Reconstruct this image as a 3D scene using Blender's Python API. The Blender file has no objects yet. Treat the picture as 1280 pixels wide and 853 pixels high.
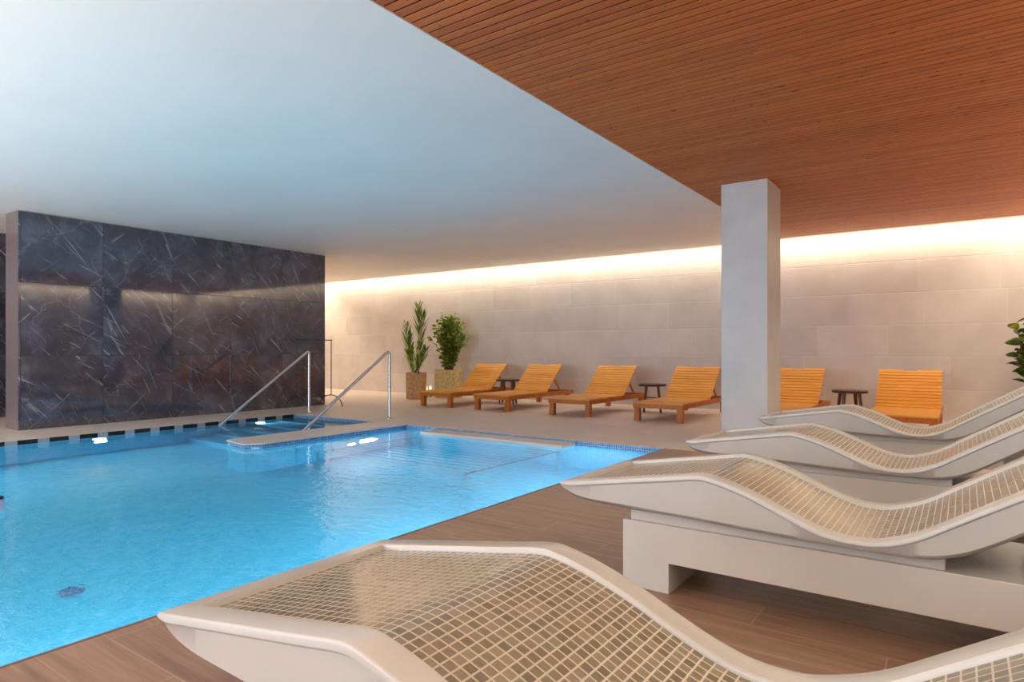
import bpy, bmesh, math, random
from mathutils import Vector, Matrix
random.seed(11)
C = bpy.context.scene.collection
SC = bpy.context.scene

# ------------------------------------------------------------------ helpers
def tag(o, label=None, cat=None, group=None, kind=None):
    if label: o['label'] = label
    if cat: o['category'] = cat
    if group: o['group'] = group
    if kind: o['kind'] = kind
    return o

def thing(name, label, cat, loc=(0, 0, 0), rz=0.0, group=None):
    o = bpy.data.objects.new(name, None); C.objects.link(o)
    o.empty_display_size = 0.1
    o.location = loc; o.rotation_euler = (0, 0, rz)
    return tag(o, label, cat, group)

def obj(name, bm, mat, parent=None, smooth=False, bevel=0.0, seg=2, angle=35):
    bmesh.ops.recalc_face_normals(bm, faces=bm.faces[:])
    me = bpy.data.meshes.new(name); bm.to_mesh(me); bm.free()
    mats = mat if isinstance(mat, (list, tuple)) else [mat]
    for m in mats: me.materials.append(m)
    o = bpy.data.objects.new(name, me); C.objects.link(o)
    if parent: o.parent = parent
    if smooth:
        for p in me.polygons: p.use_smooth = True
        me.set_sharp_from_angle(angle=math.radians(angle))
    if bevel > 0:
        b = o.modifiers.new('bevel', 'BEVEL'); b.width = bevel; b.segments = seg
        b.limit_method = 'ANGLE'; b.angle_limit = math.radians(40)
        b.harden_normals = False
    return o

def box(bm, x0, x1, y0, y1, z0, z1, mi=0):
    v = [bm.verts.new(p) for p in ((x0,y0,z0),(x1,y0,z0),(x1,y1,z0),(x0,y1,z0),(x0,y0,z1),(x1,y0,z1),(x1,y1,z1),(x0,y1,z1))]
    for f in ((0,3,2,1),(4,5,6,7),(0,1,5,4),(1,2,6,5),(2,3,7,6),(3,0,4,7)):
        bm.faces.new([v[i] for i in f]).material_index = mi
    return v

def boxm(bm, M, sx, sy, sz, mi=0):
    v = box(bm, -sx/2, sx/2, -sy/2, sy/2, -sz/2, sz/2, mi)
    for q in v: q.co = M @ q.co

def tube(bm, pts, r, n=12, caps=True, radii=None):
    pts = [Vector(p) for p in pts]
    rings = []
    up = None
    for i, p in enumerate(pts):
        if i == 0: d = pts[1]-pts[0]
        elif i == len(pts)-1: d = pts[-1]-pts[-2]
        else: d = (pts[i+1]-p).normalized()+(p-pts[i-1]).normalized()
        d.normalize()
        if up is None:
            up = Vector((0,0,1)) if abs(d.z) < .9 else Vector((0,1,0))
        a = d.cross(up)
        if a.length < 1e-4: a = d.cross(Vector((1,0,0)))
        a.normalize(); b = a.cross(d).normalized(); up = b
        rr = radii[i] if radii else r
        rings.append([bm.verts.new(p + a*math.cos(t)*rr + b*math.sin(t)*rr) for t in (2*math.pi*k/n for k in range(n))])
    for i in range(len(rings)-1):
        for k in range(n):
            bm.faces.new((rings[i][k], rings[i][(k+1)%n], rings[i+1][(k+1)%n], rings[i+1][k]))
    if caps:
        bm.faces.new(rings[0][::-1]); bm.faces.new(rings[-1])

def lathe(bm, prof, n=32, cx=0, cy=0, cz=0, axis='z'):
    rings = []
    for r, z in prof:
        ring = []
        for k in range(n):
            t = 2*math.pi*k/n
            if axis == 'z': p = (cx+r*math.cos(t), cy+r*math.sin(t), cz+z)
            else: p = (cx+z, cy+r*math.cos(t), cz+r*math.sin(t))
            ring.append(bm.verts.new(p))
        rings.append(ring)
    for i in range(len(rings)-1):
        for k in range(n):
            bm.faces.new((rings[i][k], rings[i][(k+1)%n], rings[i+1][(k+1)%n], rings[i+1][k]))
    bm.faces.new(rings[0][::-1]); bm.faces.new(rings[-1])

def new(): return bmesh.new()

def copy_tree(o, parent=None):
    c = o.copy(); C.objects.link(c); c.parent = parent
    if parent: c.matrix_parent_inverse = o.matrix_parent_inverse.copy()
    for ch in [q for q in list(C.objects) if q.parent == o]:
        copy_tree(ch, c)
    return c

# ------------------------------------------------------------------ materials
def srgb(r, g, b):
    def f(c):
        c /= 255
        return c/12.92 if c <= .04045 else ((c+.055)/1.055)**2.4
    return (f(r), f(g), f(b), 1)

class NT:
    def __init__(s, name):
        s.m = bpy.data.materials.new(name); s.m.use_nodes = True
        s.t = s.m.node_tree; s.n = s.t.nodes; s.l = s.t.links
        s.bsdf = s.n['Principled BSDF']
    def node(s, typ, **kw):
        n = s.n.new(typ)
        for k, v in kw.items():
            if k.startswith('i_'):
                n.inputs[k[2:].replace('_', ' ')].default_value = v
            else: setattr(n, k, v)
        return n
    def link(s, a, b): s.l.new(a, b)
    def math(s, op, a, b=None, c=None):
        n = s.n.new('ShaderNodeMath'); n.operation = op
        for i, q in enumerate((a, b, c)):
            if q is None: continue
            if isinstance(q, (int, float)): n.inputs[i].default_value = q
            else: s.link(q, n.inputs[i])
        return n.outputs[0]
    def pos(s, scale=(1,1,1), rot=(0,0,0), loc=(0,0,0), src=None):
        g = src
        if g is None:
            g = s.n.new('ShaderNodeTexCoord').outputs['Object']
        m = s.n.new('ShaderNodeMapping')
        m.inputs['Scale'].default_value = scale; m.inputs['Rotation'].default_value = rot; m.inputs['Location'].default_value = loc
        s.link(g, m.inputs[0]); return m.outputs[0]
    def noise(s, vec, scale=5, detail=3, rough=.5, dist=0.0, out='Fac'):
        n = s.n.new('ShaderNodeTexNoise'); n.inputs['Scale'].default_value = scale
        n.inputs['Detail'].default_value = detail; n.inputs['Roughness'].default_value = rough
        n.inputs['Distortion'].default_value = dist
        if vec is not None: s.link(vec, n.inputs['Vector'])
        return n.outputs[out]
    def ramp(s, fac, stops):
        r = s.n.new('ShaderNodeValToRGB')
        while len(r.color_ramp.elements) < len(stops): r.color_ramp.elements.new(.5)
        for e, (p, c) in zip(r.color_ramp.elements, stops):
            e.position = p; e.color = c if not isinstance(c, (int, float)) else (c, c, c, 1)
        s.link(fac, r.inputs[0]); return r.outputs[0]
    def mix(s, fac, a, b, mode='MIX'):
        n = s.n.new('ShaderNodeMix'); n.data_type = 'RGBA'; n.blend_type = mode
        for q, i in ((fac, 0), (a, 6), (b, 7)):
            if isinstance(q, (int, float, tuple)): n.inputs[i].default_value = q
            else: s.link(q, n.inputs[i])
        return n.outputs[2]
    def bump(s, h, strength=.3, dist=.01):
        b = s.n.new('ShaderNodeBump'); b.inputs['Strength'].default_value = strength; b.inputs['Distance'].default_value = dist
        s.link(h, b.inputs['Height']); s.link(b.outputs[0], s.bsdf.inputs['Normal']); return b
    def set(s, **kw):
        for k, v in kw.items():
            k = {'color':'Base Color','rough':'Roughness','metal':'Metallic','spec':'Specular IOR Level','coat':'Coat Weight','coatr':'Coat Roughness'}[k]
            if isinstance(v, (int, float, tuple)): s.bsdf.inputs[k].default_value = v
            else: s.link(v, s.bsdf.inputs[k])
        return s
    def sep(s, vec):
        n = s.n.new('ShaderNodeSeparateXYZ'); s.link(vec, n.inputs[0]); return n.outputs
    def comb(s, x, y, z=0.0):
        n = s.n.new('ShaderNodeCombineXYZ')
        for i, q in enumerate((x, y, z)):
            if isinstance(q, (int, float)): n.inputs[i].default_value = q
            else: s.link(q, n.inputs[i])
        return n.outputs[0]
    def white(s, vec, out='Value'):
        n = s.n.new('ShaderNodeTexWhiteNoise'); n.noise_dimensions = '3D'; s.link(vec, n.inputs[0]); return n.outputs[out]

def grid(m, a, b, pa, pb, gap, stagger=0.0, rnd=False, offa=0.0, offb=0.0):
    """cells of pitch pa x pb on coordinates a,b; returns (mask 1 inside tile, cell-id vector)"""
    a = m.math('ADD', a, offa); b = m.math('ADD', b, offb)
    row = m.math('FLOOR', m.math('DIVIDE', b, pb))
    if rnd: sh = m.math('MULTIPLY', m.white(m.comb(row, 3.3, 1.7)), pa)
    else: sh = m.math('MULTIPLY', row, stagger*pa)
    a2 = m.math('ADD', a, sh)
    col = m.math('FLOOR', m.math('DIVIDE', a2, pa))
    fa = m.math('SUBTRACT', a2, m.math('MULTIPLY', col, pa))
    fb = m.math('SUBTRACT', b, m.math('MULTIPLY', row, pb))
    da = m.math('MINIMUM', fa, m.math('SUBTRACT', pa, fa))
    db = m.math('MINIMUM', fb, m.math('SUBTRACT', pb, fb))
    d = m.math('MINIMUM', da, db)
    mr = m.n.new('ShaderNodeMapRange'); mr.interpolation_type = 'SMOOTHSTEP'
    mr.inputs['From Min'].default_value = gap*.35; mr.inputs['From Max'].default_value = gap*.75
    m.link(d, mr.inputs['Value'])
    return mr.outputs[0], m.comb(col, row, .5)

def plain(name, col, rough=.5, metal=0.0, **k):
    return NT(name).set(color=col, rough=rough, metal=metal, **k).m

def mat_white_ceiling():
    m = NT('white_plaster'); p = m.pos()
    c = m.ramp(m.noise(p, 1.2, 3), [(.3, srgb(236,233,229)), (.7, srgb(241,238,234))])
    m.set(color=c, rough=.75); m.bump(m.noise(p, 60, 3), .04, .003); return m.m

def mat_wood_ceiling():
    m = NT('red_cedar_slats'); p = m.pos(); s = m.sep(p)
    row = m.math('FLOOR', m.math('DIVIDE', s[1], SLAT))
    rv = m.white(m.comb(row, .5, .5))
    g = m.noise(m.comb(m.math('ADD', m.math('MULTIPLY', s[0], 1.3), m.math('MULTIPLY', rv, 30)), m.math('MULTIPLY', s[1], 22), s[2]), 4, 5, .6, .4)
    c = m.ramp(g, [(.3, srgb(166,86,42)), (.5, srgb(186,102,52)), (.72, srgb(204,122,68))])
    c = m.mix(.35, c, m.ramp(rv, [(0, srgb(150,74,34)), (1, srgb(208,122,62))]))
    k = m.noise(m.comb(m.math('ADD', m.math('MULTIPLY', s[0], 9), m.math('MULTIPLY', rv, 77)), m.math('MULTIPLY', s[1], 30), s[2]), 1.5, 1)
    c = m.mix(m.ramp(k, [(.69, 0), (.75, .85)]), c, srgb(70,34,18))
    m.set(color=c, rough=.5, spec=.3); m.bump(g, .12, .003); return m.m

def mat_backwall():
    m = NT('pale_stone_blocks'); p = m.pos(); s = m.sep(p)
    a = m.math('ADD', s[0], m.math('MULTIPLY', s[1], 1.0))
    msk, cid = grid(m, a, s[2], .95, .465, .012, rnd=True, offb=.025)
    v = m.white(cid)
    n = m.noise(p, 2.2, 5, .6)
    c = m.ramp(n, [(.3, srgb(190,181,178)), (.7, srgb(208,200,196))])
    c = m.mix(.3, c, m.ramp(v, [(0, srgb(182,172,170)), (1, srgb(214,207,204))]))
    c = m.mix(m.math('MULTIPLY', m.math('SUBTRACT', 1.0, msk), .2), c, srgb(226,214,200))
    m.set(color=c, rough=.5, spec=.35)
    h = m.math('ADD', m.math('MULTIPLY', m.math('ADD', msk, m.math('MULTIPLY', v, 1.1)), 1.0), m.math('MULTIPLY', m.noise(p, 25, 4), .12))
    m.bump(h, .4, .006); return m.m

def mat_sidewall():
    m = NT('pale_plaster_wall'); p = m.pos()
    c = m.ramp(m.noise(p, 1.5, 4), [(.3, srgb(190,182,172)), (.7, srgb(204,196,187))])
    m.set(color=c, rough=.6); return m.m

def mat_marble():
    m = NT('dark_veined_marble'); p = m.pos(); s = m.sep(p)
    a = m.math('ADD', s[1], m.math('MULTIPLY', s[0], .31))
    msk, cid = grid(m, a, s[2], .935, .93, .006, offa=.02+.0)
    rnd = m.white(cid, 'Color')
    va = m.n.new('ShaderNodeVectorMath'); va.operation = 'MULTIPLY_ADD'
    m.link(rnd, va.inputs[0]); va.inputs[1].default_value = (7, 7, 7); m.link(p, va.inputs[2])
    q = va.outputs[0]
    base = m.ramp(m.noise(q, 2.6, 6, .62, .6), [(.28, srgb(44,44,54)), (.5, srgb(66,66,80)), (.72, srgb(98,98,114))])
    col = base
    for k, (ang, sc, lo, hi, amt) in enumerate(((.85, .8, .635, .70, .6), (-.75, .9, .66, .72, .4), (.5, 1.0, .645, .71, .5), (1.15, .7, .65, .715, .45))):
        pq = m.pos(scale=(1, 1, 1), rot=(ang, 0, 0), loc=(k*3.1, k*1.7, 0), src=q)
        st = m.pos(scale=(1, 1.1*sc, 15*sc), src=pq)
        nn = m.noise(st, 1.5, 3, .6, .6)
        f = m.ramp(nn, [(lo, 0), (hi, amt)])
        col = m.mix(f, col, srgb(176,176,186))
    # long thin cracks
    vo = m.n.new('ShaderNodeTexVoronoi'); vo.feature = 'DISTANCE_TO_EDGE'; vo.inputs['Scale'].default_value = 1.7
    wv = m.n.new('ShaderNodeVectorMath'); wv.operation = 'MULTIPLY_ADD'
    m.link(m.noise(q, 1.5, 4, .6, out='Color'), wv.inputs[0]); wv.inputs[1].default_value = (.7, .7, .7); m.link(q, wv.inputs[2])
    m.link(wv.outputs[0], vo.inputs['Vector'])
    f = m.ramp(vo.outputs['Distance'], [(.0, .3), (.010, 0)])
    f = m.math('MULTIPLY', f, m.ramp(m.noise(q, 2.1, 2), [(.45, 0), (.6, 1)]))
    col = m.mix(f, col, srgb(170,170,182))
    col = m.mix(m.math('SUBTRACT', 1.0, msk), col, srgb(34,32,36))
    m.set(color=col, rough=.045, spec=.7)
    m.bsdf.inputs['IOR'].default_value = 1.65
    m.bump(msk, .25, .002); return m.m

def mat_planks():
    m = NT('brown_wood_look_tile'); p = m.pos(); s = m.sep(p)
    msk, cid = grid(m, s[0], s[1], 1.2, .2, .0045, stagger=.36, offa=.25)
    v = m.white(cid); v3 = m.white(cid, 'Color'); vs = m.sep(v3)
    gx = m.math('ADD', m.math('MULTIPLY', s[0], 1.0), m.math('MULTIPLY', vs[0], 20))
    g = m.noise(m.comb(gx, m.math('ADD', m.math('MULTIPLY', s[1], 14), m.math('MULTIPLY', vs[1], 9)), 0), 2.2, 6, .62, .8)
    c = m.ramp(g, [(.25, srgb(112,88,72)), (.5, srgb(146,119,101)), (.75, srgb(172,146,126))])
    c = m.mix(.3, c, m.ramp(v, [(0, srgb(104,78,66)), (1, srgb(148,120,104))]))
    c = m.mix(m.math('MULTIPLY', m.math('SUBTRACT', 1.0, msk), .7), c, srgb(176,150,128))
    m.set(color=c, rough=.34, spec=.45); m.bump(m.math('ADD', msk, m.math('MULTIPLY', g, .2)), .15, .002); return m.m

def mat_beige():
    m = NT('beige_stone_tile'); p = m.pos(); s = m.sep(p)
    msk, cid = grid(m, s[0], s[1], .6, .6, .004, offa=.1, offb=.1)
    n = m.noise(p, 3.5, 6, .65)
    c = m.ramp(n, [(.3, srgb(206,190,180)), (.7, srgb(219,204,195))])
    c = m.mix(.2, c, m.ramp(m.white(cid), [(0, srgb(202,186,176)), (1, srgb(222,208,199))]))
    c = m.mix(m.math('MULTIPLY', m.math('SUBTRACT', 1.0, msk), .25), c, srgb(160,146,132))
    m.set(color=c, rough=.42, spec=.4); m.bump(m.noise(p, 40, 4), .06, .003); return m.m

def mat_pool(name, c1, c2, grout, size=.05, off=0.0):
    m = NT(name); p = m.pos(); s = m.sep(p)
    geo = m.n.new('ShaderNodeNewGeometry'); nn = m.sep(geo.outputs['Normal'])
    isz = m.math('GREATER_THAN', m.math('ABSOLUTE', nn[2]), .5)
    isx = m.math('GREATER_THAN', m.math('ABSOLUTE', nn[0]), .5)
    # a = y when facing x else x ; b = y when facing z else z
    a = m.math('ADD', m.math('MULTIPLY', isx, s[1]), m.math('MULTIPLY', m.math('SUBTRACT', 1.0, isx), s[0]))
    b = m.math('ADD', m.math('MULTIPLY', isz, s[1]), m.math('MULTIPLY', m.math('SUBTRACT', 1.0, isz), s[2]))
    msk, cid = grid(m, a, b, size, size, size*.09, offa=.011, offb=.013)
    c = m.ramp(m.white(cid), [(0, c1), (1, c2)])
    c = m.mix(m.math('SUBTRACT', 1.0, msk), c, grout)
    m.set(color=c, rough=.25); return m.m

def mat_mosaic():
    m = NT('taupe_mosaic_tiles')
    uv = m.n.new('ShaderNodeUVMap').outputs[0]; s = m.sep(uv)
    msk, cid = grid(m, s[0], s[1], .0246, .0246, .0036)
    v = m.white(cid); p = m.pos()
    g = m.noise(m.comb(m.math('MULTIPLY', s[0], 60), m.math('MULTIPLY', s[1], 400), v), 1.0, 3)
    c = m.ramp(v, [(0, srgb(104,100,90)), (.5, srgb(126,121,110)), (1, srgb(150,145,133))])
    c = m.mix(.35, c, m.ramp(g, [(.3, srgb(104,95,80)), (.7, srgb(160,151,134))]))
    c = m.mix(m.math('SUBTRACT', 1.0, msk), c, srgb(190,185,174))
    r = m.ramp(msk, [(0, .3), (1, .14)])
    m.set(color=c, rough=r, spec=.5)
    tilt = m.math('MULTIPLY', v, .0)
    m.bump(msk, .3, .001); return m.m

def mat_ceramic(name, c1, c2, rough):
    m = NT(name); p = m.pos()
    c = m.ramp(m.noise(p, 3, 3), [(.3, c1), (.7, c2)])
    m.set(color=c, rough=rough, spec=.5); m.bump(m.noise(p, 14, 2), .02, .003); return m.m

def mat_teak(name, dark, mid, light, axis=0, rough=.38):
    m = NT(name); p = m.pos(); s = m.sep(p)
    oi = m.n.new('ShaderNodeObjectInfo')
    slat = m.math('FLOOR', m.math('DIVIDE', s[1], .0565))
    rv = m.white(m.comb(slat, m.math('MULTIPLY', oi.outputs['Random'], 9.0), .4))
    sc = [1.2, 16, 16] if axis == 0 else [16, 1.2, 16]
    g = m.noise(m.comb(m.math('ADD', m.math('MULTIPLY', s[0], sc[0]), m.math('MULTIPLY', rv, 9)), m.math('MULTIPLY', s[1], sc[1]), m.math('MULTIPLY', s[2], sc[2])), 2.4, 4, .55, .5)
    c = m.ramp(g, [(.28, dark), (.5, mid), (.75, light)])
    c = m.mix(.3, c, m.ramp(rv, [(0, dark), (1, light)]))
    m.set(color=c, rough=rough, spec=.35); return m.m

def mat_metal(name, col, rough):
    m = NT(name); p = m.pos()
    m.set(color=col, metal=1.0, rough=m.ramp(m.noise(p, 40, 2), [(.3, rough*.97), (.7, rough*1.03)])); return m.m

def mat_leaf(name, a, b, c3):
    m = NT(name); p = m.pos()
    c = m.ramp(m.noise(p, 9, 3), [(.3, a), (.5, b), (.72, c3)])
    m.set(color=c, rough=.38, spec=.4)
    tr = m.node('ShaderNodeBsdfTranslucent'); m.link(c, tr.inputs[0])
    mx = m.node('ShaderNodeMixShader'); mx.inputs[0].default_value = .3
    m.link(m.bsdf.outputs[0], mx.inputs[1]); m.link(tr.outputs[0], mx.inputs[2])
    m.link(mx.outputs[0], m.n['Material Output'].inputs[0]); return m.m

def mat_basket(name, a, b, c3, scale):
    m = NT(name); p = m.pos(); s = m.sep(p)
    ang = m.math('ARCTAN2', s[1], s[0])
    row = m.math('MULTIPLY', s[2], scale)
    col = m.math('MULTIPLY', ang, 14)
    w = m.math('SINE', m.math('ADD', m.math('MULTIPLY', row, 6.283), m.math('MULTIPLY', m.math('SINE', col), 1.4)))
    n = m.noise(p, 18, 4)
    c = m.ramp(m.math('ADD', m.math('MULTIPLY', w, .09), n), [(.15, a), (.5, b), (.85, c3)])
    m.set(color=c, rough=.75); m.bump(w, .4, .005); return m.m

def mat_water():
    m = NT('clear_pool_water'); p = m.pos(); t = m.t
    m.n.remove(m.bsdf)
    n1 = m.noise(m.pos(scale=(1, 1.0, 1)), 2.2, 3, .55, .8)
    n2 = m.noise(m.pos(scale=(1.0, 1.6, 1), rot=(0,0,.6)), 9, 3, .55, .6)
    # choppier patch where the jets stir the surface
    s = m.sep(p)
    dx = m.math('DIVIDE', m.math('ADD', s[0], 3.4), 1.5); dy = m.math('DIVIDE', m.math('SUBTRACT', s[1], 3.7), 1.5)
    d = m.math('SQRT', m.math('ADD', m.math('MULTIPLY', dx, dx), m.math('MULTIPLY', dy, dy)))
    ch = m.ramp(d, [(.2, 1.0), (1.0, 0.0)])
    h = m.math('ADD', m.math('MULTIPLY', n1, .55), m.math('MULTIPLY', n2, m.math('ADD', .16, m.math('MULTIPLY', ch, 1.6))))
    b = m.node('ShaderNodeBump'); b.inputs['Strength'].default_value = .35; b.inputs['Distance'].default_value = .035
    m.link(h, b.inputs['Height'])
    gl = m.node('ShaderNodeBsdfGlossy'); gl.inputs['Roughness'].default_value = .02; m.link(b.outputs[0], gl.inputs['Normal'])
    rf = m.node('ShaderNodeBsdfRefraction'); rf.inputs['IOR'].default_value = 1.33; rf.inputs['Roughness'].default_value = .0
    rf.inputs['Color'].default_value = (.90, .98, 1, 1); m.link(b.outputs[0], rf.inputs['Normal'])
    fr = m.node('ShaderNodeFresnel'); fr.inputs['IOR'].default_value = 1.5; m.link(b.outputs[0], fr.inputs['Normal'])
    mx = m.node('ShaderNodeMixShader')
    m.link(fr.outputs[0], mx.inputs[0]); m.link(rf.outputs[0], mx.inputs[1]); m.link(gl.outputs[0], mx.inputs[2])
    m.link(mx.outputs[0], m.n['Material Output'].inputs[0]); return m.m

def mat_emit(name, col, st):
    m = NT(name); m.bsdf.inputs['Base Color'].default_value = col
    m.bsdf.inputs['Emission Color'].default_value = col; m.bsdf.inputs['Emission Strength'].default_value = st; return m.m

SLAT = .067
M = dict(
    white=mat_white_ceiling(), cedar=mat_wood_ceiling(), back=mat_backwall(), side=mat_sidewall(), marble=mat_marble(),
    marble_end=plain('polished_mauve_stone', srgb(118,106,110), .1),
    planks=mat_planks(), beige=mat_beige(),
    pool=mat_pool('light_blue_pool_mosaic', srgb(76,184,220), srgb(98,198,228), srgb(130,208,232), .05),
    band=mat_pool('grey_blue_waterline_mosaic', srgb(52,96,140), srgb(98,140,178), srgb(170,186,200), .027),
    mosaic=mat_mosaic(),
    ceramic=mat_ceramic('glazed_ivory_ceramic', srgb(186,188,188), srgb(194,196,196), .2),
    base=mat_ceramic('satin_ivory_panel', srgb(194,195,194), srgb(202,203,202), .38),
    column=mat_ceramic('pale_grey_stone_cladding', srgb(182,183,187), srgb(194,195,198), .4),
    teak=mat_teak('golden_oiled_teak', srgb(188,116,34), srgb(214,144,50), srgb(230,168,74), 0),
    teakf=mat_teak('brown_oiled_teak_frame', srgb(140,74,24), srgb(172,96,36), srgb(196,118,52), 1),
    darkwood=mat_teak('dark_walnut_wood', srgb(38,24,18), srgb(60,38,28), srgb(86,54,38), 1),
    midwood=mat_teak('brown_walnut_leg', srgb(72,40,24), srgb(98,58,34), srgb(124,76,46), 1),
    steel=mat_metal('brushed_steel', (.72,.73,.75,1), .22),
    black=plain('matt_black_metal', srgb(30,28,28), .45),
    blackgap=plain('dark_slat_backing', srgb(30,16,11), .95),  # dark backing that shows between the slats
    dash=plain('black_edge_tile', srgb(16,20,34), .2),
    pale=plain('pale_edge_tile', srgb(148,150,158), .3),
    kerb=plain('grey_pool_edging', srgb(112,104,102), .5),
    leafp=mat_leaf('palm_leaf_green', srgb(84,112,30), srgb(134,160,48), srgb(196,206,84)),
    leafb=mat_leaf('shrub_leaf_green', srgb(62,92,28), srgb(112,140,44), srgb(196,204,84)),
    leafr=mat_leaf('broad_leaf_green', srgb(30,48,18), srgb(64,88,30), srgb(150,160,60)),
    stem=plain('brown_stem', srgb(96,74,44), .7),
    soil=plain('dark_soil', srgb(48,36,28), .95),
    basket=mat_basket('tan_seagrass_basket', srgb(150,112,74), srgb(184,142,98), srgb(206,166,120), 55),
    basket2=mat_basket('straw_rope_basket', srgb(156,132,84), srgb(196,170,116), srgb(222,198,144), 24),
    water=mat_water(),
    led=mat_emit('warm_led_tape', (1, .80, .52, 1), 5),
    lens=mat_emit('pool_light_lens', (.85, .97, 1, 1), 30),
    candle=mat_emit('warm_lantern_glow', (1, .72, .35, 1), 2),
    float=plain('pale_lilac_plastic', srgb(188,190,222), .35),
    wframe=plain('white_added_window_frame', srgb(220,222,226), .4),
)

# ------------------------------------------------------------------ room shell
H = 2.75; XL, XR = -13.9, 1.0; YF, YB = -6.5, 10.8; GAP = .20
PX0, PX1, PY0, PY1 = -8.55, -2.47, -5.0, 6.20   # pool
WZ = -.05; DEPTH = -1.35
SEAM = -2.42
def struct(name, bm, mat, **k):
    return tag(obj(name, bm, mat, **k), kind='structure')

bm = new()      # beige deck around the pool, and behind it up to the wall
box(bm, XL, PX0-.0, YF, YB, -.12, 0); box(bm, PX0, PX1, PY1, YB, -.12, 0); box(bm, PX1, XR, PY1, YB, -.12, 0); box(bm, PX0, PX1, YF, PY0, -.12, 0)
struct('floor', bm, M['beige'])
bm = new(); box(bm, PX1, XR, YF, PY1, -.12, 0)
struct('floor_deck', bm, M['planks'])
bm = new(); box(bm, PX1-.012, PX1, PY0, PY1, -.10, .002)
struct('trim_1', bm, M['kerb'])

# ceiling: white plaster field over the pool, slatted cedar field over the deck
bm = new(); box(bm, XL+GAP, SEAM, YF+GAP, YB-GAP, H, H+.06); box(bm, XL, XR, YF, YB, H+.24, H+.30)
box(bm, XL, XR-GAP, YB-GAP-.012, YB-GAP, H+.0, H+.05); 
struct('ceiling', bm, M['white'])
bm = new()
y = YF; 
box(bm, SEAM, XR-GAP, YF+GAP, YB-GAP-.012, H+.0065, H+.05, 1)
n0 = math.floor(YF/SLAT); n1 = math.ceil((YB-GAP-.02)/SLAT)
for k in range(n0, n1):
    a = k*SLAT + .0075; b = (k+1)*SLAT - .0075
    if b > YB-GAP-.014 or a < YF+GAP: continue
    box(bm, SEAM+.002, XR-GAP, a, b, H+.002, H+.007, 0)
struct('ceiling_slatted', bm, [M['cedar'], M['blackgap']])
bm = new(); box(bm, SEAM-.012, SEAM+.002, YF+GAP, YB-GAP, H-.004, H+.05)
struct('trim_2', bm, M['white'])

bm = new(); box(bm, XL, XR, YB, YB+.15, -.12, H+.30)
struct('wall_back', bm, M['back'])
bm = new(); box(bm, XR, XR+.15, YF, YB, -.12, H+.30)
struct('wall_right', bm, M['back'])
bm = new(); box(bm, XL-.15, XL, YF, YB+.15, -.12, H+.30)
struct('wall_left', bm, M['side'])
# front wall behind the camera; its band of windows is added for ambient light
bm = new(); wins = [(-13.2,-10.6),(-10.2,-7.2),(-6.8,-3.8),(-3.4,-.4)]
box(bm, XL, XR, YF-.2, YF, -.12, .35); box(bm, XL, XR, YF-.2, YF, 2.55, H+.30)
xs = [XL] + [q for w in wins for q in w] + [XR]
for i in range(0, len(xs), 2): box(bm, xs[i], xs[i+1], YF-.2, YF, .35, 2.55)
struct('wall_front', bm, M['side'])
for i, (a, b) in enumerate(wins):
    bm = new()
    for (x0, x1, z0, z1) in ((a, b, .35, .41), (a, b, 2.49, 2.55), (a, a+.06, .41, 2.49), (b-.06, b, .41, 2.49), ((a+b)/2-.03, (a+b)/2+.03, .41, 2.49)):
        box(bm, x0, x1, YF-.14, YF-.07, z0, z1)
    struct('added_window_%d' % (i+1), bm, M['wframe'])

# freestanding marble wall beside the pool and a second one further left
bm = new(); box(bm, -10.03, -9.6, 2.93, 7.6, 0, H-.012)
bm.faces.ensure_lookup_table(); bm.faces[2].material_index = 1; bm.faces[4].material_index = 1
struct('wall_marble', bm, [M['marble'], M['marble_end']])
bm = new(); box(bm, -10.0, -9.63, 2.96, 7.57, H-.012, H)
struct('trim_3', bm, M['white'])
bm = new(); box(bm, -12.2, -11.75, -4.0, 5.2, 0, H)
struct('wall_marble_far', bm, M['marble'])

# square column
bm = new(); box(bm, -2.10, -1.63, 6.80, 7.36, 0, H+.002)
struct('column', bm, M['column'], bevel=.004, seg=2)

# ------------------------------------------------------------------ pool
def pool_basin():
    bm = new(); T = .12
    box(bm, PX0-T, PX1+T, PY0-T, PY1+T, DEPTH-T, DEPTH)
    box(bm, PX0-T, PX0, PY0, PY1, DEPTH, -.12); box(bm, PX1, PX1+T, PY0, PY1, DEPTH, -.12)
    box(bm, PX0-T, PX1+T, PY1, PY1+T, DEPTH, -.12); box(bm, PX0-T, PX1+T, PY0-T, PY0, DEPTH, -.12)
    return struct('pool_basin', bm, M['pool'])
pool_basin()
# waterline mosaic on the back edge
bm = new(); box(bm, PX0+.004, PX1-.012, PY1-.008, PY1, -.14, -.004)
struct('trim_4', bm, M['band'])
# black and pale edge tiles along the far long side
bm = new()
box(bm, PX0, PX0+.006, PY0, PY1-.008, -.06, -.003, 1)
y = 2.60 - .306*25
while y < PY1-.15:
    if y > PY0: box(bm, PX0, PX0+.010, y, y+.19, -.052, -.001, 0)
    y += .306
struct('trim_5', bm, [M['dash'], M['pale']])
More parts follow.
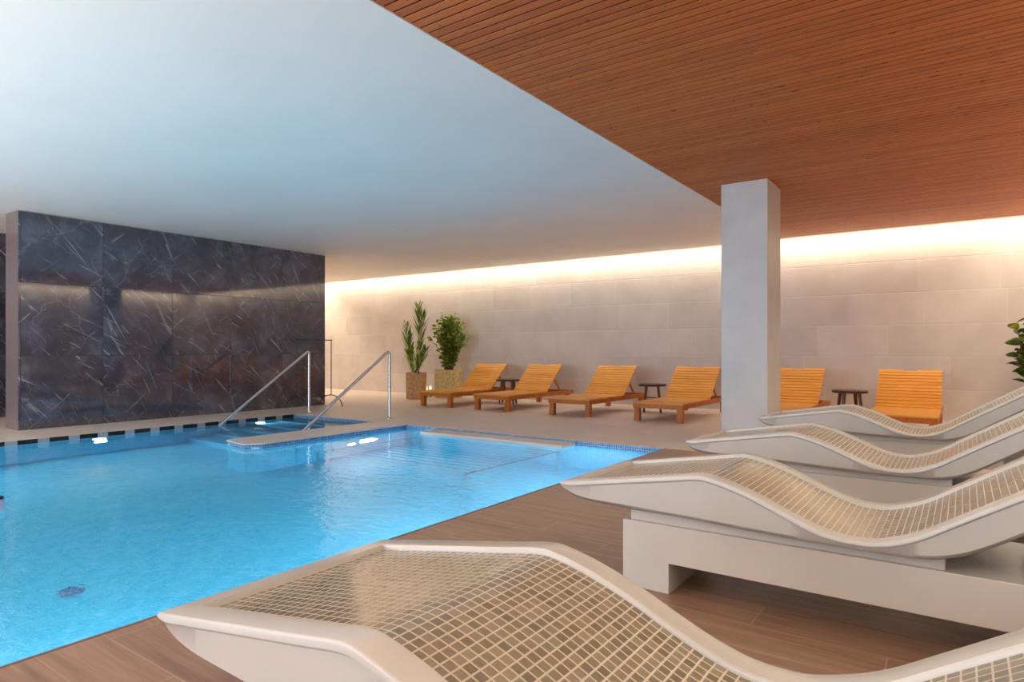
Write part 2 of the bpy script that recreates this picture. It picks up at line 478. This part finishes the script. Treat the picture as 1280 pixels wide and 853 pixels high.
# stone tongue dividing the steps bay from the pool
DX0, DX1, DY0 = -6.74, -6.13, 3.95
bm = new()
pts = [(DX0, PY1), (DX0, DY0+.06), (DX0+.06, DY0), (DX1-.12, DY0-.06), (DX1, DY0+.10), (DX1, PY1)]
lo = [bm.verts.new((x, y, -.014)) for x, y in pts]; hi = [bm.verts.new((x, y, .001)) for x, y in pts]
bm.faces.new(hi); bm.faces.new(lo[::-1])
for i in range(len(pts)):
    j = (i+1) % len(pts); bm.faces.new((lo[i], lo[j], hi[j], hi[i]))
struct('pool_divider_top', bm, M['beige'], bevel=.006)
bm = new()
ip = [(DX0+.01, PY1-.01), (DX0+.01, DY0+.07), (DX0+.07, DY0+.01), (DX1-.125, DY0-.05), (DX1-.01, DY0+.11), (DX1-.01, PY1-.01)]
for z0, z1, mi in ((DEPTH, -.11, 0), (-.11, -.014, 1)):
    lo = [bm.verts.new((x, y, z0)) for x, y in ip]; hi = [bm.verts.new((x, y, z1)) for x, y in ip]
    bm.faces.new(hi).material_index = mi; bm.faces.new(lo[::-1]).material_index = mi
    for i in range(len(ip)):
        j = (i+1) % len(ip); bm.faces.new((lo[i], lo[j], hi[j], hi[i])).material_index = mi
struct('pool_divider', bm, [M['pool'], M['band']])
# steps in the bay, going down from the back edge
bm = new()
for k in range(5):
    box(bm, PX0+.02, DX0-.001, PY1-.02-.34*(k+1), PY1-.02-.34*k, DEPTH, -.17-.2*k)
struct('pool_steps', bm, M['pool'])

# water sheet (hole where the tongue stands)
bm = new()
def quad(bm, x0, x1, y0, y1, z):
    bm.faces.new([bm.verts.new(p) for p in ((x0,y0,z),(x1,y0,z),(x1,y1,z),(x0,y1,z))])
g = .005
quad(bm, PX0+.011, PX1-.013, PY0+g, DY0+.0, WZ)
quad(bm, PX0+.011, DX0+.012, DY0, PY1-.009, WZ)
quad(bm, DX1-.012, PX1-.013, DY0, PY1-.009, WZ)
tag(obj('pool_water', bm, M['water']), 'clear bright blue water filling the indoor pool', 'water', kind='stuff')

# pale stone ledge along the back edge of the pool
bm = new(); box(bm, -5.60, -3.52, 5.90, PY1-.009, -.13, -.022)
t = tag(obj('stone_ledge', bm, M['beige'], bevel=.010), 'long pale stone ledge at water level along the back edge of the pool', 'ledge')
# submerged bed of steel bars in front of it
t = thing('submerged_bubble_bed', 'submerged steel bar bed under the water in front of the pale stone ledge', 'pool bed', (-4.55, 5.1, DEPTH))
bm = new()
for k in range(13):
    y = -.76 + k*.125
    tube(bm, [(-.98, y, 1.16-.006*k), (.98, y, 1.16-.006*k)], .014, 8)
b = obj('bars', bm, M['steel'], t, smooth=True)
bm = new()
for sx in (-1, 1):
    bm = new(); tube(bm, [(sx*1.0, -.80, 0.0), (sx*1.0, -.80, 1.15), (sx*1.0, .77, 1.09), (sx*1.0, .77, 0.0)], .02, 10)
    obj('frame', bm, M['steel'], t, smooth=True)

# underwater lights
def pool_light(loc, nx, ny, label, r=.075):
    t = thing('pool_light', label, 'pool light', loc, math.atan2(ny, nx), 'round underwater lights')
    bm = new(); lathe(bm, [(r+.02, 0), (r+.02, .010), (r+.006, .016), (r, .010), (r-.004, .004)], 28, axis='x')
    obj('trim_ring', bm, M['steel'], t, smooth=True)
    bm = new(); lathe(bm, [(r-.005, .004), (r-.012, .012), (r*.5, .017), (.005, .018)], 28, axis='x')
    obj('lens', bm, M['lens'], t, smooth=True)
    return t
pool_light((PX0+.001, 3.42, -.24), 1, 0, 'round glowing pool light under the water opposite the middle of the marble wall')
pool_light((PX0+.001, 5.58, -.26), 1, 0, 'round glowing pool light in the steps bay between the two handrails')
pool_light((DX1-.009, 5.62, -.62), 1, 0, 'right-hand one of two glowing lights low on the pool side of the stone tongue', .06)
pool_light((DX1-.009, 5.26, -.70), 1, 0, 'left-hand one of two glowing lights low on the pool side of the stone tongue', .06)

bm = new(); lathe(bm, [(.07, 0), (.07, .006), (.06, .012), (.01, .012)], 28)
o = tag(obj('floor_drain', bm, M['band'], smooth=True), 'small round grey drain on the pool bottom in the left foreground', 'drain'); o.location = (-4.42, 1.62, DEPTH)

t = thing('water_float', 'small pale float with a dark cap in the water at the left photo edge', 'float', (-5.20, 1.47, WZ-.06))
bm = new(); lathe(bm, [(.02, 0), (.038, .012), (.042, .03), (.042, .12), (.036, .128)], 24)
obj('body', bm, M['float'], t, smooth=True)
bm = new(); lathe(bm, [(.036, .128), (.039, .13), (.039, .14), (.03, .146)], 24)
obj('cap', bm, M['dash'], t, smooth=True)

# handrails
def handrail(x, yp, yw, label):
    t = thing('handrail', label, 'handrail', (x, yp, 0), 0, 'pool handrails')
    top = 1.0; L = yw - yp
    pts = [(0, 0, 0), (0, 0, top-.07)]
    # rounded bend
    d2 = Vector((0, L, WZ-top+.05)).normalized()
    b0 = Vector((0, 0, top)); 
    p0 = b0 - Vector((0, 0, .08)); p2 = b0 + d2*.08
    for k in range(1, 8):
        u = k/8; pts.append(tuple(p0*(1-u)**2 + b0*2*u*(1-u) + p2*u*u))
    end = b0 + d2*(abs(L)/abs(d2.y))
    pts.append(tuple(p2)); pts.append(tuple(end + d2*.55))
    bm = new(); tube(bm, pts, .0215, 16); obj('rail', bm, M['steel'], t, smooth=True, angle=60)
    bm = new(); lathe(bm, [(.05, 0), (.05, .008), (.03, .016), (.024, .03)], 24); obj('post_flange', bm, M['steel'], t, smooth=True)
    return t
handrail(-8.50, 6.42, 5.0, 'steel handrail into the pool steps, the left one in front of the marble wall')
handrail(-6.85, 6.58, 5.12, 'steel handrail into the pool steps, the right one rising from the stone tongue')

# ------------------------------------------------------------------ mosaic loungers
def interp(pts, x):
    # monotone-ish catmull rom
    n = len(pts)
    if x <= pts[0][0]: return pts[0][1]
    if x >= pts[-1][0]: return pts[-1][1]
    for i in range(n-1):
        if pts[i][0] <= x <= pts[i+1][0]: break
    x0, y0 = pts[i]; x1, y1 = pts[i+1]; h = x1-x0
    def slope(k):
        if k == 0: return (pts[1][1]-pts[0][1])/(pts[1][0]-pts[0][0])
        if k == n-1: return (pts[-1][1]-pts[-2][1])/(pts[-1][0]-pts[-2][0])
        a = (pts[k][1]-pts[k-1][1])/(pts[k][0]-pts[k-1][0]); b = (pts[k+1][1]-pts[k][1])/(pts[k+1][0]-pts[k][0])
        if a*b <= 0: return 0
        return 2*a*b/(a+b) if False else (a+b)/2
    m0, m1 = slope(i)*h, slope(i+1)*h
    t = (x-x0)/h
    return y0*(2*t**3-3*t*t+1)+m0*(t**3-2*t*t+t)+y1*(-2*t**3+3*t*t)+m1*(t**3-t*t)
TOP = [(-1.46,.417),(-1.30,.443),(-1.10,.4755),(-.95,.4995),(-.865,.5135),(-.83,.5165),(-.795,.5115),(-.72,.4930),(-.62,.458),(-.50,.405),(-.42,.374),(-.35,.357),(-.28,.354),(-.20,.371),(-.12,.404),(-.03,.460),(.07,.524),(.15,.574),(.30,.668),(.50,.792),(.68,.896),(.74,.925)]
BOT = [(-1.46,.392),(-1.44,.372),(-1.41,.355),(-1.37,.346),(-1.33,.341),(-1.20,.337),(-.90,.330),(-.50,.316),(-.20,.314),(-.08,.322),(-.03,.336),(.02,.357),(.09,.398),(.15,.438),(.30,.535),(.50,.664),(.66,.768),(.72,.835),(.74,.905)]
BW = .68
def make_mosaic_lounger(label, loc):
    X0 = -1.46
    t = thing('mosaic_lounger', label, 'heated lounger', loc, 0, 'curved mosaic loungers in a row beside the pool')
    # coordinates inside: x measured in room x (empty at x=0)
    xs = []
    x = -1.46
    FR, HR = -1.395, .67
    base = [-1.46, -1.455, -1.44, -1.42, FR-.0005, FR+.004]
    x = FR+.02
    while x < HR-.01: base.append(x); x += .018
    base += [HR-.004, HR+.0005, .70, .725, .735, .74]
    xs = base
    def sec(x):
        zt, zb = interp(TOP, x), interp(BOT, x)
        th = zt-zb
        rec = .022 if FR < x < HR else 0.0
        e = .018 if th > .05 else th*.3
        l = [(.11, zb), (.03, zb+min(.004, th*.1)), (.012, zb+min(.02, th*.3)), (.007, zt-e-.007 if th > .04 else zt-e), (0, zt-e), (0, zt-.006), (.002, zt-.002), (.006, zt), (.066, zt), (.070, zt-rec*.3), (.0705, zt-rec), (.2, zt-rec)]
        full = [(y, z) for y, z in l] + [(BW-y, z) for y, z in reversed(l)]
        return full
    bm = new(); rows = []
    for x in xs:
        rows.append([bm.verts.new((x, y, z)) for y, z in sec(x)])
    n = len(rows[0])
    for i in range(len(rows)-1):
        for k in range(n):
            bm.faces.new((rows[i][k], rows[i][(k+1) % n], rows[i+1][(k+1) % n], rows[i+1][k]))
    bm.faces.new(rows[0]); bm.faces.new(rows[-1][::-1])
    obj('shell', bm, M['ceramic'], t, smooth=True, angle=40)
    # mosaic inlay with arc-length uv
    bm = new(); uvl = bm.loops.layers.uv.new('UVMap')
    ys = [.0712 + (BW-.1424)*k/6 for k in range(7)]
    tx = [q for q in xs if FR+.001 < q < HR-.001]
    arc = 0; px = None; top = []; bot = []; us = []
    for x in tx:
        z = interp(TOP, x) - .0195
        if px is not None: arc += math.hypot(x-px[0], z-px[1])
        px = (x, z); us.append(arc)
        top.append([bm.verts.new((x, y, z + .005)) for y in ys]); bot.append([bm.verts.new((x, y, z-.001)) for y in ys])
    def q(a, b, c, d, uvs):
        f = bm.faces.new((a, b, c, d))
        for lp, uv in zip(f.loops, uvs): lp[uvl].uv = uv
    for i in range(len(tx)-1):
        for k in range(6):
            uv = [(us[i], ys[k]), (us[i+1], ys[k]), (us[i+1], ys[k+1]), (us[i], ys[k+1])]
            q(top[i][k], top[i+1][k], top[i+1][k+1], top[i][k+1], uv)
            q(bot[i][k+1], bot[i+1][k+1], bot[i+1][k], bot[i][k], uv)
        for k in (0, 6):
            q(bot[i][k], bot[i+1][k], top[i+1][k], top[i][k], [(us[i], ys[k]), (us[i+1], ys[k]), (us[i+1], ys[k]), (us[i], ys[k])])
    for i in (0, len(tx)-1):
        for k in range(6):
            q(bot[i][k], bot[i][k+1], top[i][k+1], top[i][k], [(us[i], ys[k]), (us[i], ys[k+1]), (us[i], ys[k+1]), (us[i], ys[k])])
    obj('mosaic_surface', bm, M['mosaic'], t, smooth=True)
    bm = new(); box(bm, -1.16, -.05, .085, BW-.085, .28, .322)
    obj('plinth', bm, M['base'], t, bevel=.003)
    bm = new()
    pr = [(-1.19, 0), (-.985, 0), (-.985, .125), (.36, .125), (.36, 0), (.56, 0), (.56, .28), (-1.19, .28)]
    lo = [bm.verts.new((x, .07, z)) for x, z in pr]; hi = [bm.verts.new((x, BW-.07, z)) for x, z in pr]
    bm.faces.new(lo); bm.faces.new(hi[::-1])
    for i in range(8): bm.faces.new((lo[i], lo[(i+1) % 8], hi[(i+1) % 8], hi[i]))
    obj('base', bm, M['base'], t, bevel=.003)
    bm = new(); box(bm, .18, .44, BW/2-.16, BW/2+.16, .27, .56)
    obj('back_support', bm, M['base'], t, bevel=.003)
    return t
ml = make_mosaic_lounger('curved ivory lounger with taupe mosaic surface, the nearest one cut off by the photo bottom', (0, .70, 0))
for y, l in ((2.43, 'curved ivory mosaic lounger on an arched base, second from the camera, open base in view'),
             (3.99, 'curved ivory mosaic lounger third from the camera, directly in front of the farthest one'),
             (5.76, 'farthest curved ivory mosaic lounger, smallest in view, just in front of the square column')):
    c = copy_tree(ml); c.location = (0, y, 0); c['label'] = l

# ------------------------------------------------------------------ teak sun loungers
def make_sun_lounger(label, loc):
    t = thing('sun_lounger', label, 'sun lounger', loc, 0, 'teak sun loungers along the stone wall')
    W, L = .72, 2.12; zt = .26
    bm = new()
    for sx in (-1, 1):
        x1 = sx*(W/2); x0 = x1 - sx*.035
        box(bm, min(x0, x1), max(x0, x1), 0, L, zt-.075, zt-.012)
    box(bm, -W/2+.035, W/2-.035, 0, .035, zt-.075, zt-.012); box(bm, -W/2+.035, W/2-.035, L-.035, L, zt-.075, zt-.012)
    box(bm, -W/2+.035, W/2-.035, 1.1, 1.135, zt-.07, zt-.03)
    obj('frame', bm, M['teakf'], t, bevel=.003)
    for sx in (-1, 1):
        for y0 in (.02, L-.20):
            bm = new(); a, b = sorted((sx*(W/2-.005), sx*(W/2-.085)))
            box(bm, a, b, y0, y0+.075, 0, zt-.02); obj('leg', bm, M['teakf'], t, bevel=.004)
    bm = new(); y = .0; P = .0565
    k = 0
    while y + P < 1.19:
        box(bm, -W/2-.004, W/2+.004, y-.004 if k == 0 else y, y+P-.006, zt-.012, zt+.008); y += P; k += 1
    obj('seat_slats', bm, M['teak'], t, bevel=.003)
    # backrest pivoted at y=1.19
    ang = math.radians(42); BLn = .70
    br = bpy.data.objects.new('backrest', None)
    bm = new(); y = 0.0; n = 12; P = BLn/n
    R = Matrix.Translation((0, 1.185, zt)) @ Matrix.Rotation(ang, 4, 'X')
    for k in range(n):
        a = k*P; b = (k+1)*P-.006
        if k == n-1:
            for x0, x1, e in ((-W/2, -.08, b), (.08, W/2, b), (-.08, .08, b-.022)):
                vs = box(bm, x0, x1, a, e, 0, .02)
                for v in vs: v.co = R @ v.co
        else:
            vs = box(bm, -W/2, W/2, a, b, 0, .02)
            for v in vs: v.co = R @ v.co
    bk = obj('backrest', bm, M['teak'], t, bevel=.003)
    bm = new()
    for sx in (-1, 1):
        a, b = sorted((sx*(W/2-.04), sx*(W/2-.075)))
        bm = new()
        for v in box(bm, a, b, 0, BLn-.02, -.04, 0): v.co = R @ v.co
        obj('back_rail', bm, M['teakf'], bk, bevel=.002)
    top = R @ Vector((0, BLn*.62, -.03))
    bm = new()
    for sx in (-1, 1):
        p = Vector((sx*.26, top.y, top.z)); q = Vector((sx*.26, L-.30, zt-.05))
        d = (q-p); Mx = Matrix.Translation((p+q)/2) @ d.to_track_quat('Z', 'Y').to_matrix().to_4x4()
        boxm(bm, Mx, .022, .035, d.length)
    Mx = Matrix.Translation((0, L-.30, zt-.045)); boxm(bm, Mx, .62, .03, .03)
    obj('support_strut', bm, M['teakf'], t, bevel=.002)
    return t
SL = [(-7.62, 'golden teak sun lounger furthest left, beside the two potted plants'),
      (-6.38, 'golden teak sun lounger second from the left, right of the first small stool'),
      (-4.90, 'golden teak sun lounger third from the left, left of the middle stool'),
      (-3.48, 'golden teak sun lounger fourth from the left, its back touching the column edge in view'),
      (-1.99, 'golden teak sun lounger mostly hidden behind the square column'),
      (-.59, 'golden teak sun lounger furthest right, only its raised back and seat edge seen')]
s0 = make_sun_lounger(SL[0][1], (SL[0][0], 8.40, 0))
for x, l in SL[1:]:
    c = copy_tree(s0); c.location = (x, 8.40, 0); c['label'] = l

# stools
def make_stool(label, loc):
    t = thing('stool', label, 'stool', loc, .4, 'small dark wood stools between the sun loungers')
    bm = new(); lathe(bm, [(.19, .418), (.218, .422), (.222, .432), (.222, .448), (.214, .456), (.01, .456)], 40)
    obj('seat', bm, M['darkwood'], t, smooth=True)
    for k in range(4):
        a = math.pi/4 + k*math.pi/2; c, s = math.cos(a), math.sin(a)
        bm = new(); tube(bm, [(c*.13, s*.13, .42), (c*.19, s*.19, .0)], .02, 10, radii=[.024, .018])
        obj('leg', bm, M['midwood'], t, smooth=True)
    bm = new()
    for k in (0, 1):
        a = math.pi/4 + k*math.pi/2; c, s = math.cos(a)*.16, math.sin(a)*.16
        tube(bm, [(c, s, .2+.03*k), (-c, -s, .2+.03*k)], .01, 8)
    obj('stretcher', bm, M['midwood'], t, smooth=True)
    return t
st = make_stool('small dark round stool between the first and second sun loungers from the left', (-7.00, 9.75, 0))
for x, l in ((-4.12, 'small dark round stool between the third and fourth sun loungers from the left'),
             (-1.27, 'small dark round stool right of the square column')):
    c = copy_tree(st); c.location = (x, 9.75, 0); c['label'] = l

# clothes rack
t = thing('towel_rack', 'thin black metal towel rack with arched feet at the marble wall end', 'rack', (-9.2, 6.7, 0))
R_ = .008
for y in (0, .72):
    bm = new(); tube(bm, [(0, y, .195), (0, y, 1.18)], R_, 8)
    obj('upright', bm, M['black'], t, smooth=True)
bm = new(); tube(bm, [(0, -.02, 1.18), (0, .74, 1.18)], R_, 8); obj('top_rail', bm, M['black'], t, smooth=True)
bm = new(); tube(bm, [(0, 0, .2), (0, .72, .2)], .006, 8); obj('lower_rail', bm, M['black'], t, smooth=True)
for y in (0, .72):
    bm = new(); tube(bm, [(.3*math.cos(a), y, .2*math.sin(a)+.004) for a in (math.pi*k/20 for k in range(21))], .0085, 8)
    obj('arched_foot', bm, M['black'], t, smooth=True)

# ------------------------------------------------------------------ plants
def leaf(bm, base, d, L, W, droop=.3, fold=.15, n=4, side=None, roll=0):
    d = Vector(d).normalized()
    s = side or d.cross(Vector((0, 0, 1)))
    if s.length < .05: s = Vector((1, 0, 0))
    s = s.normalized(); up = s.cross(d).normalized()
    if roll: s = (s*math.cos(roll)+up*math.sin(roll)).normalized(); up = s.cross(d).normalized()
    L_, R_, Mi = [], [], []
    p = Vector(base)
    for k in range(n+1):
        u = k/n
        w = W*.5*(math.sin(math.pi*min(1, u*.93+.07))**.75)
        if k == n: w = .0008
        c = p + d*(L*u) - Vector((0, 0, 1))*droop*L*u*u
        Mi.append(bm.verts.new(c)); L_.append(bm.verts.new(c + s*w + up*w*fold)); R_.append(bm.verts.new(c - s*w + up*w*fold))
    for k in range(n):
        bm.faces.new((Mi[k], L_[k], L_[k+1], Mi[k+1])); bm.faces.new((R_[k], Mi[k], Mi[k+1], R_[k+1]))

def pot(t, prof, mat, soilz, r):
    bm = new(); lathe(bm, prof, 48); obj('basket', bm, mat, t, smooth=True, angle=50)
    bm = new(); lathe(bm, [(r*.96, soilz-.04), (r*.96, soilz), (.01, soilz+.012)], 32); obj('soil', bm, M['soil'], t, smooth=True)

# palm
random.seed(4)
t = thing('potted_palm', 'tall potted palm with upright feathery fronds in a tan basket', 'potted plant', (-9.17, 9.55, 0))
pot(t, [(.185, 0), (.20, .02), (.212, .30), (.215, .54), (.205, .545), (.195, .53), (.19, .44)], M['basket'], .46, .20)
bm = new()
for a in (0.4,): 
    tube(bm, [(.16+.06*math.cos(u), -.14-.05*math.cos(u)*.0, .52+.09*math.sin(u)) for u in (math.pi*k/10 for k in range(11))], .012, 8)
obj('basket_handle', bm, M['black'], t, smooth=True)
rgt = Vector((.816, .578, 0))     # sideways direction as the plants lean
def frond(base, tip, bend, start, L0, mat='leafp', spread=.5, npair=24):
    base = Vector(base); tip = Vector(tip); ctrl = (base+tip)/2 + Vector(bend)
    pts = [base*(1-u)**2 + ctrl*2*u*(1-u) + tip*u*u for u in (k/14 for k in range(15))]
    tube(bs, pts, .008, 6, radii=[.010*(1-k/18) for k in range(15)])
    for k in range(npair):
        u = start + (1-start)*k/(npair-1)
        p = base*(1-u)**2 + ctrl*2*u*(1-u) + tip*u*u
        d = (2*(1-u)*(ctrl-base)+2*u*(tip-ctrl)).normalized()
        v = (u-start)/(1-start)
        Lk = L0*(.55+.75*math.sin(math.pi*min(1, .12+v*.85)))
        az = random.gauss(.62, .45)
        for sgn in (-1, 1):
            out = Vector((math.cos(az), math.sin(az), 0))*sgn
            leaf(bf, p, d*(1.0+.3*v) + out*(spread+random.uniform(-.12, .12)), Lk*random.uniform(.85, 1.15)*1.2, .036, droop=random.uniform(.02, .14), n=3)
bs, bf = new(), new()
frond((.0, 0, .46), rgt*.05+Vector((0, 0, 1.86)), rgt*.03, .55, .23)
frond((.02, .02, .46), rgt*.09+Vector((0, .05, 1.74)), rgt*.05, .52, .22)
frond((-.02, .0, .46), rgt*-.20+Vector((0, 0, 1.48)), rgt*-.06, .22, .22)
frond((-.04, .0, .46), rgt*-.16+Vector((.02, -.03, 1.30)), rgt*-.04, .15, .20)
frond((0, -.02, .46), rgt*.10+Vector((0, .0, 1.15)), rgt*.02, .15, .20)
frond((0, -.03, .46), rgt*.20+Vector((0, .0, 1.02)), rgt*.04, .2, .17, spread=.45, npair=20)
frond((0, -.03, .46), rgt*-.14+Vector((0, -.05, .95)), rgt*-.02, .1, .16, spread=.45, npair=20)
obj('stems', bs, M['stem'], t, smooth=True); obj('fronds', bf, M['leafp'], t)

# shrub
random.seed(8)
t = thing('potted_shrub', 'bushy green potted shrub in a wide straw rope basket', 'potted plant', (-8.86, 10.2, 0))
pot(t, [(.27, 0), (.285, .02), (.295, .3), (.30, .585), (.288, .595), (.275, .58), (.27, .5)], M['basket2'], .52, .28)
bs, bf = new(), new()
for k in range(70):
    az = random.uniform(0, 2*math.pi); r = random.uniform(.03, .43); h = 1.66 - .55*(r/.43)**2*random.uniform(.2, 1.2) + random.uniform(-.06, .08)
    b0 = Vector((random.uniform(-.08, .08), random.uniform(-.08, .08), .52)); tp = Vector((math.cos(az)*r, math.sin(az)*r*.8, h))
    ct = Vector((tp.x*.25, tp.y*.25, .52+(h-.52)*.55))
    pts = [b0*(1-u)**2 + ct*2*u*(1-u) + tp*u*u for u in (q/8 for q in range(9))]
    tube(bs, pts, .005, 5, radii=[.007*(1-q/11) for q in range(9)])
    for j in range(17):
        u = .18 + .82*j/16
        p = b0*(1-u)**2 + ct*2*u*(1-u) + tp*u*u
        a2 = random.uniform(0, 2*math.pi)
        d = Vector((math.cos(a2), math.sin(a2), random.uniform(.0, .9)))
        leaf(bf, p, d, random.uniform(.08, .13), random.uniform(.055, .08), droop=random.uniform(0, .4), n=3, roll=random.uniform(-1.3, 1.3))
for sx, h in ((.14, 1.78), (-.13, 1.76), (.06, 1.72)):
    tp = rgt*sx + Vector((0, 0, h)); b0 = Vector((0, 0, .55))
    tube(bs, [b0, (b0+tp)/2, tp], .004, 5)
    for j in range(10):
        p = b0.lerp(tp, .7+.3*j/9); a2 = j*2.4
        leaf(bf, p, (math.cos(a2)*.7, math.sin(a2)*.7, .8), .08, .04, n=3)
obj('stems', bs, M['stem'], t, smooth=True); obj('foliage', bf, M['leafb'], t)

# broad-leaved plant by the right edge
random.seed(21)
t = thing('potted_rubber_plant', 'broad-leaved green plant at the right photo edge, only leaf tips in view', 'potted plant', (.66, 9.75, 0))
pot(t, [(.17, 0), (.18, .02), (.20, .3), (.205, .42), (.195, .43), (.185, .42), (.18, .36)], M['basket'], .37, .19)
bs, bf = new(), new()
for k in range(12):
    az = k*2.4 + .3; r = random.uniform(.04, .20); h = random.uniform(.95, 1.46)
    b0 = Vector((random.uniform(-.05, .05), random.uniform(-.05, .05), .37)); tp = Vector((math.cos(az)*r, math.sin(az)*r, h))
    tube(bs, [b0, b0.lerp(tp, .5)+Vector((0, 0, .03)), tp], .008, 6, radii=[.010, .008, .004])
    for j in range(10):
        p = b0.lerp(tp, .40+.60*j/9); a2 = az + j*2.399
        leaf(bf, p, (math.cos(a2), math.sin(a2), random.uniform(.3, .9)), random.uniform(.14, .20), random.uniform(.085, .11), droop=random.uniform(.1, .5), n=5, fold=.15, roll=random.uniform(-1.1, 1.1))
obj('stems', bs, M['stem'], t, smooth=True); obj('foliage', bf, M['leafr'], t)

# little lanterns glowing between the baskets
def lantern(loc, label):
    t = thing('candle_lantern', label, 'lantern', loc, 0, 'small glowing lanterns')
    bm = new(); lathe(bm, [(.035, 0), (.038, .004), (.038, .012), (.014, .02), (.012, .14), (.024, .15), (.024, .156)], 20); obj('base', bm, M['stem'], t, smooth=True)
    bm = new(); lathe(bm, [(.018, .156), (.022, .17), (.022, .22), (.008, .24)], 20); obj('glow', bm, M['candle'], t, smooth=True)
lantern((-9.26, 9.95, 0), 'small warm glowing lantern between the two baskets, the one nearer the tan basket')
lantern((-9.33, 10.15, 0), 'small warm glowing lantern between the two baskets, the one nearer the stone wall')

# ------------------------------------------------------------------ light
bm = new(); box(bm, XL+.2, XR-.3, YB-.190, YB-.160, H+.04, H+.05)
tag(obj('led_strip', bm, M['led']), 'warm light strip hidden in the ceiling slot along the back stone wall', 'light strip', 'ceiling slot light strips')
bm = new(); box(bm, XR-.165, XR-.135, YF+.3, YB-.3, H+.04, H+.05)
tag(obj('led_strip', bm, M['led']), 'warm light strip hidden in the ceiling slot along the right wall', 'light strip', 'ceiling slot light strips')

bm = new(); box(bm, XL+.135, XL+.165, YF+.3, YB-.3, H+.04, H+.05)
tag(obj('led_strip', bm, M['led']), 'warm light strip hidden in the ceiling slot along the left wall', 'light strip', 'ceiling slot light strips')
bm = new(); box(bm, XL+.3, XR-.3, YF+.135, YF+.165, H+.04, H+.05)
tag(obj('led_strip', bm, M['led']), 'warm light strip hidden in the ceiling slot along the front wall', 'light strip', 'ceiling slot light strips')

def area(name, loc, rot, sx, sy, power, col, label=None, cat='light', spread=180):
    l = bpy.data.lights.new(name, 'AREA'); l.shape = 'RECTANGLE'; l.size = sx; l.size_y = sy; l.energy = power; l.color = col
    l.spread = math.radians(spread)
    o = bpy.data.objects.new(name, l); C.objects.link(o); o.location = loc; o.rotation_euler = rot
    return o
WARM = (1, .83, .60); POOLP = 44; UPFILL = 780
area('cove_light_back', ((XL+XR)/2, YB-.175, H+.035), (0, 0, 0), XR-XL-.5, .03, 132, WARM)
area('cove_light_right', (XR-.15, (YF+YB)/2, H+.035), (0, 0, math.pi/2), YB-YF-.6, .03, 225, WARM)
area('cove_light_left', (XL+.15, (YF+YB)/2, H+.035), (0, 0, math.pi/2), YB-YF-.6, .03, 380, WARM)
area('cove_light_front', ((XL+XR)/2, YF+.15, H+.035), (0, 0, 0), XR-XL-.5, .03, 200, WARM)
for i, (a, b) in enumerate(wins):
    area('added_window_fill', ((a+b)/2, YF-.21, 1.45), (math.radians(90), 0, 0), b-a, 2.2, 130, (.74, .88, 1.0))  # added area lamp outside each added window, cool ambient fill
COOL = (.62, .88, 1.0)
def under(loc, rz, e, sz=.12):
    o = area('underwater_lamp', loc, (0, math.radians(-90), rz), sz, sz, e, COOL)
for y in (-3.2, -1.0, 1.2, 3.42): under((PX0+.05, y, -.45), 0, POOLP)
for y in (-3.2, -1.0, 1.2, 3.42, 5.2): under((PX1-.05, y, -.45), math.pi, POOLP)
under((PX0+.05, 5.58, -.40), 0, POOLP*.35); under((DX1+.05, 5.45, -.55), 0, POOLP*.6, .2)
area('added_uplight', (-5.6, -3.0, .7), (math.radians(180), 0, 0), 7.5, 4.0, UPFILL, (1, .76, .56))  # added fill aimed up at the ceiling, no fixture stands here

w = bpy.data.worlds.new('sky'); SC.world = w; w.use_nodes = True
w.node_tree.nodes['Background'].inputs[0].default_value = (.62, .78, 1, 1)
w.node_tree.nodes['Background'].inputs[1].default_value = 1.0

# ------------------------------------------------------------------ camera
F, HZ = 798.0, 438.0
cam = bpy.data.cameras.new('camera'); co = bpy.data.objects.new('camera', cam); C.objects.link(co)
cam.sensor_fit = 'HORIZONTAL'; cam.sensor_width = 36; cam.lens = F/1280*36
cam.shift_y = (HZ-426.5)/1280
cam.clip_start = .02
co.location = (0, 0, 1.0); co.rotation_euler = (math.radians(90), 0, math.radians(35.3))
SC.camera = co
vs = SC.view_settings
vs.view_transform = 'Standard'; vs.look = 'None'; vs.gamma = 1; vs.use_curve_mapping = False; vs.exposure = 0.0
SC.cycles.use_denoising = True
SC.cycles.max_bounces = 12; SC.cycles.diffuse_bounces = 6; SC.cycles.glossy_bounces = 4; SC.cycles.transparent_max_bounces = 8
SC.cycles.sample_clamp_indirect = 6
SC.cycles.caustics_reflective = False; SC.cycles.caustics_refractive = True
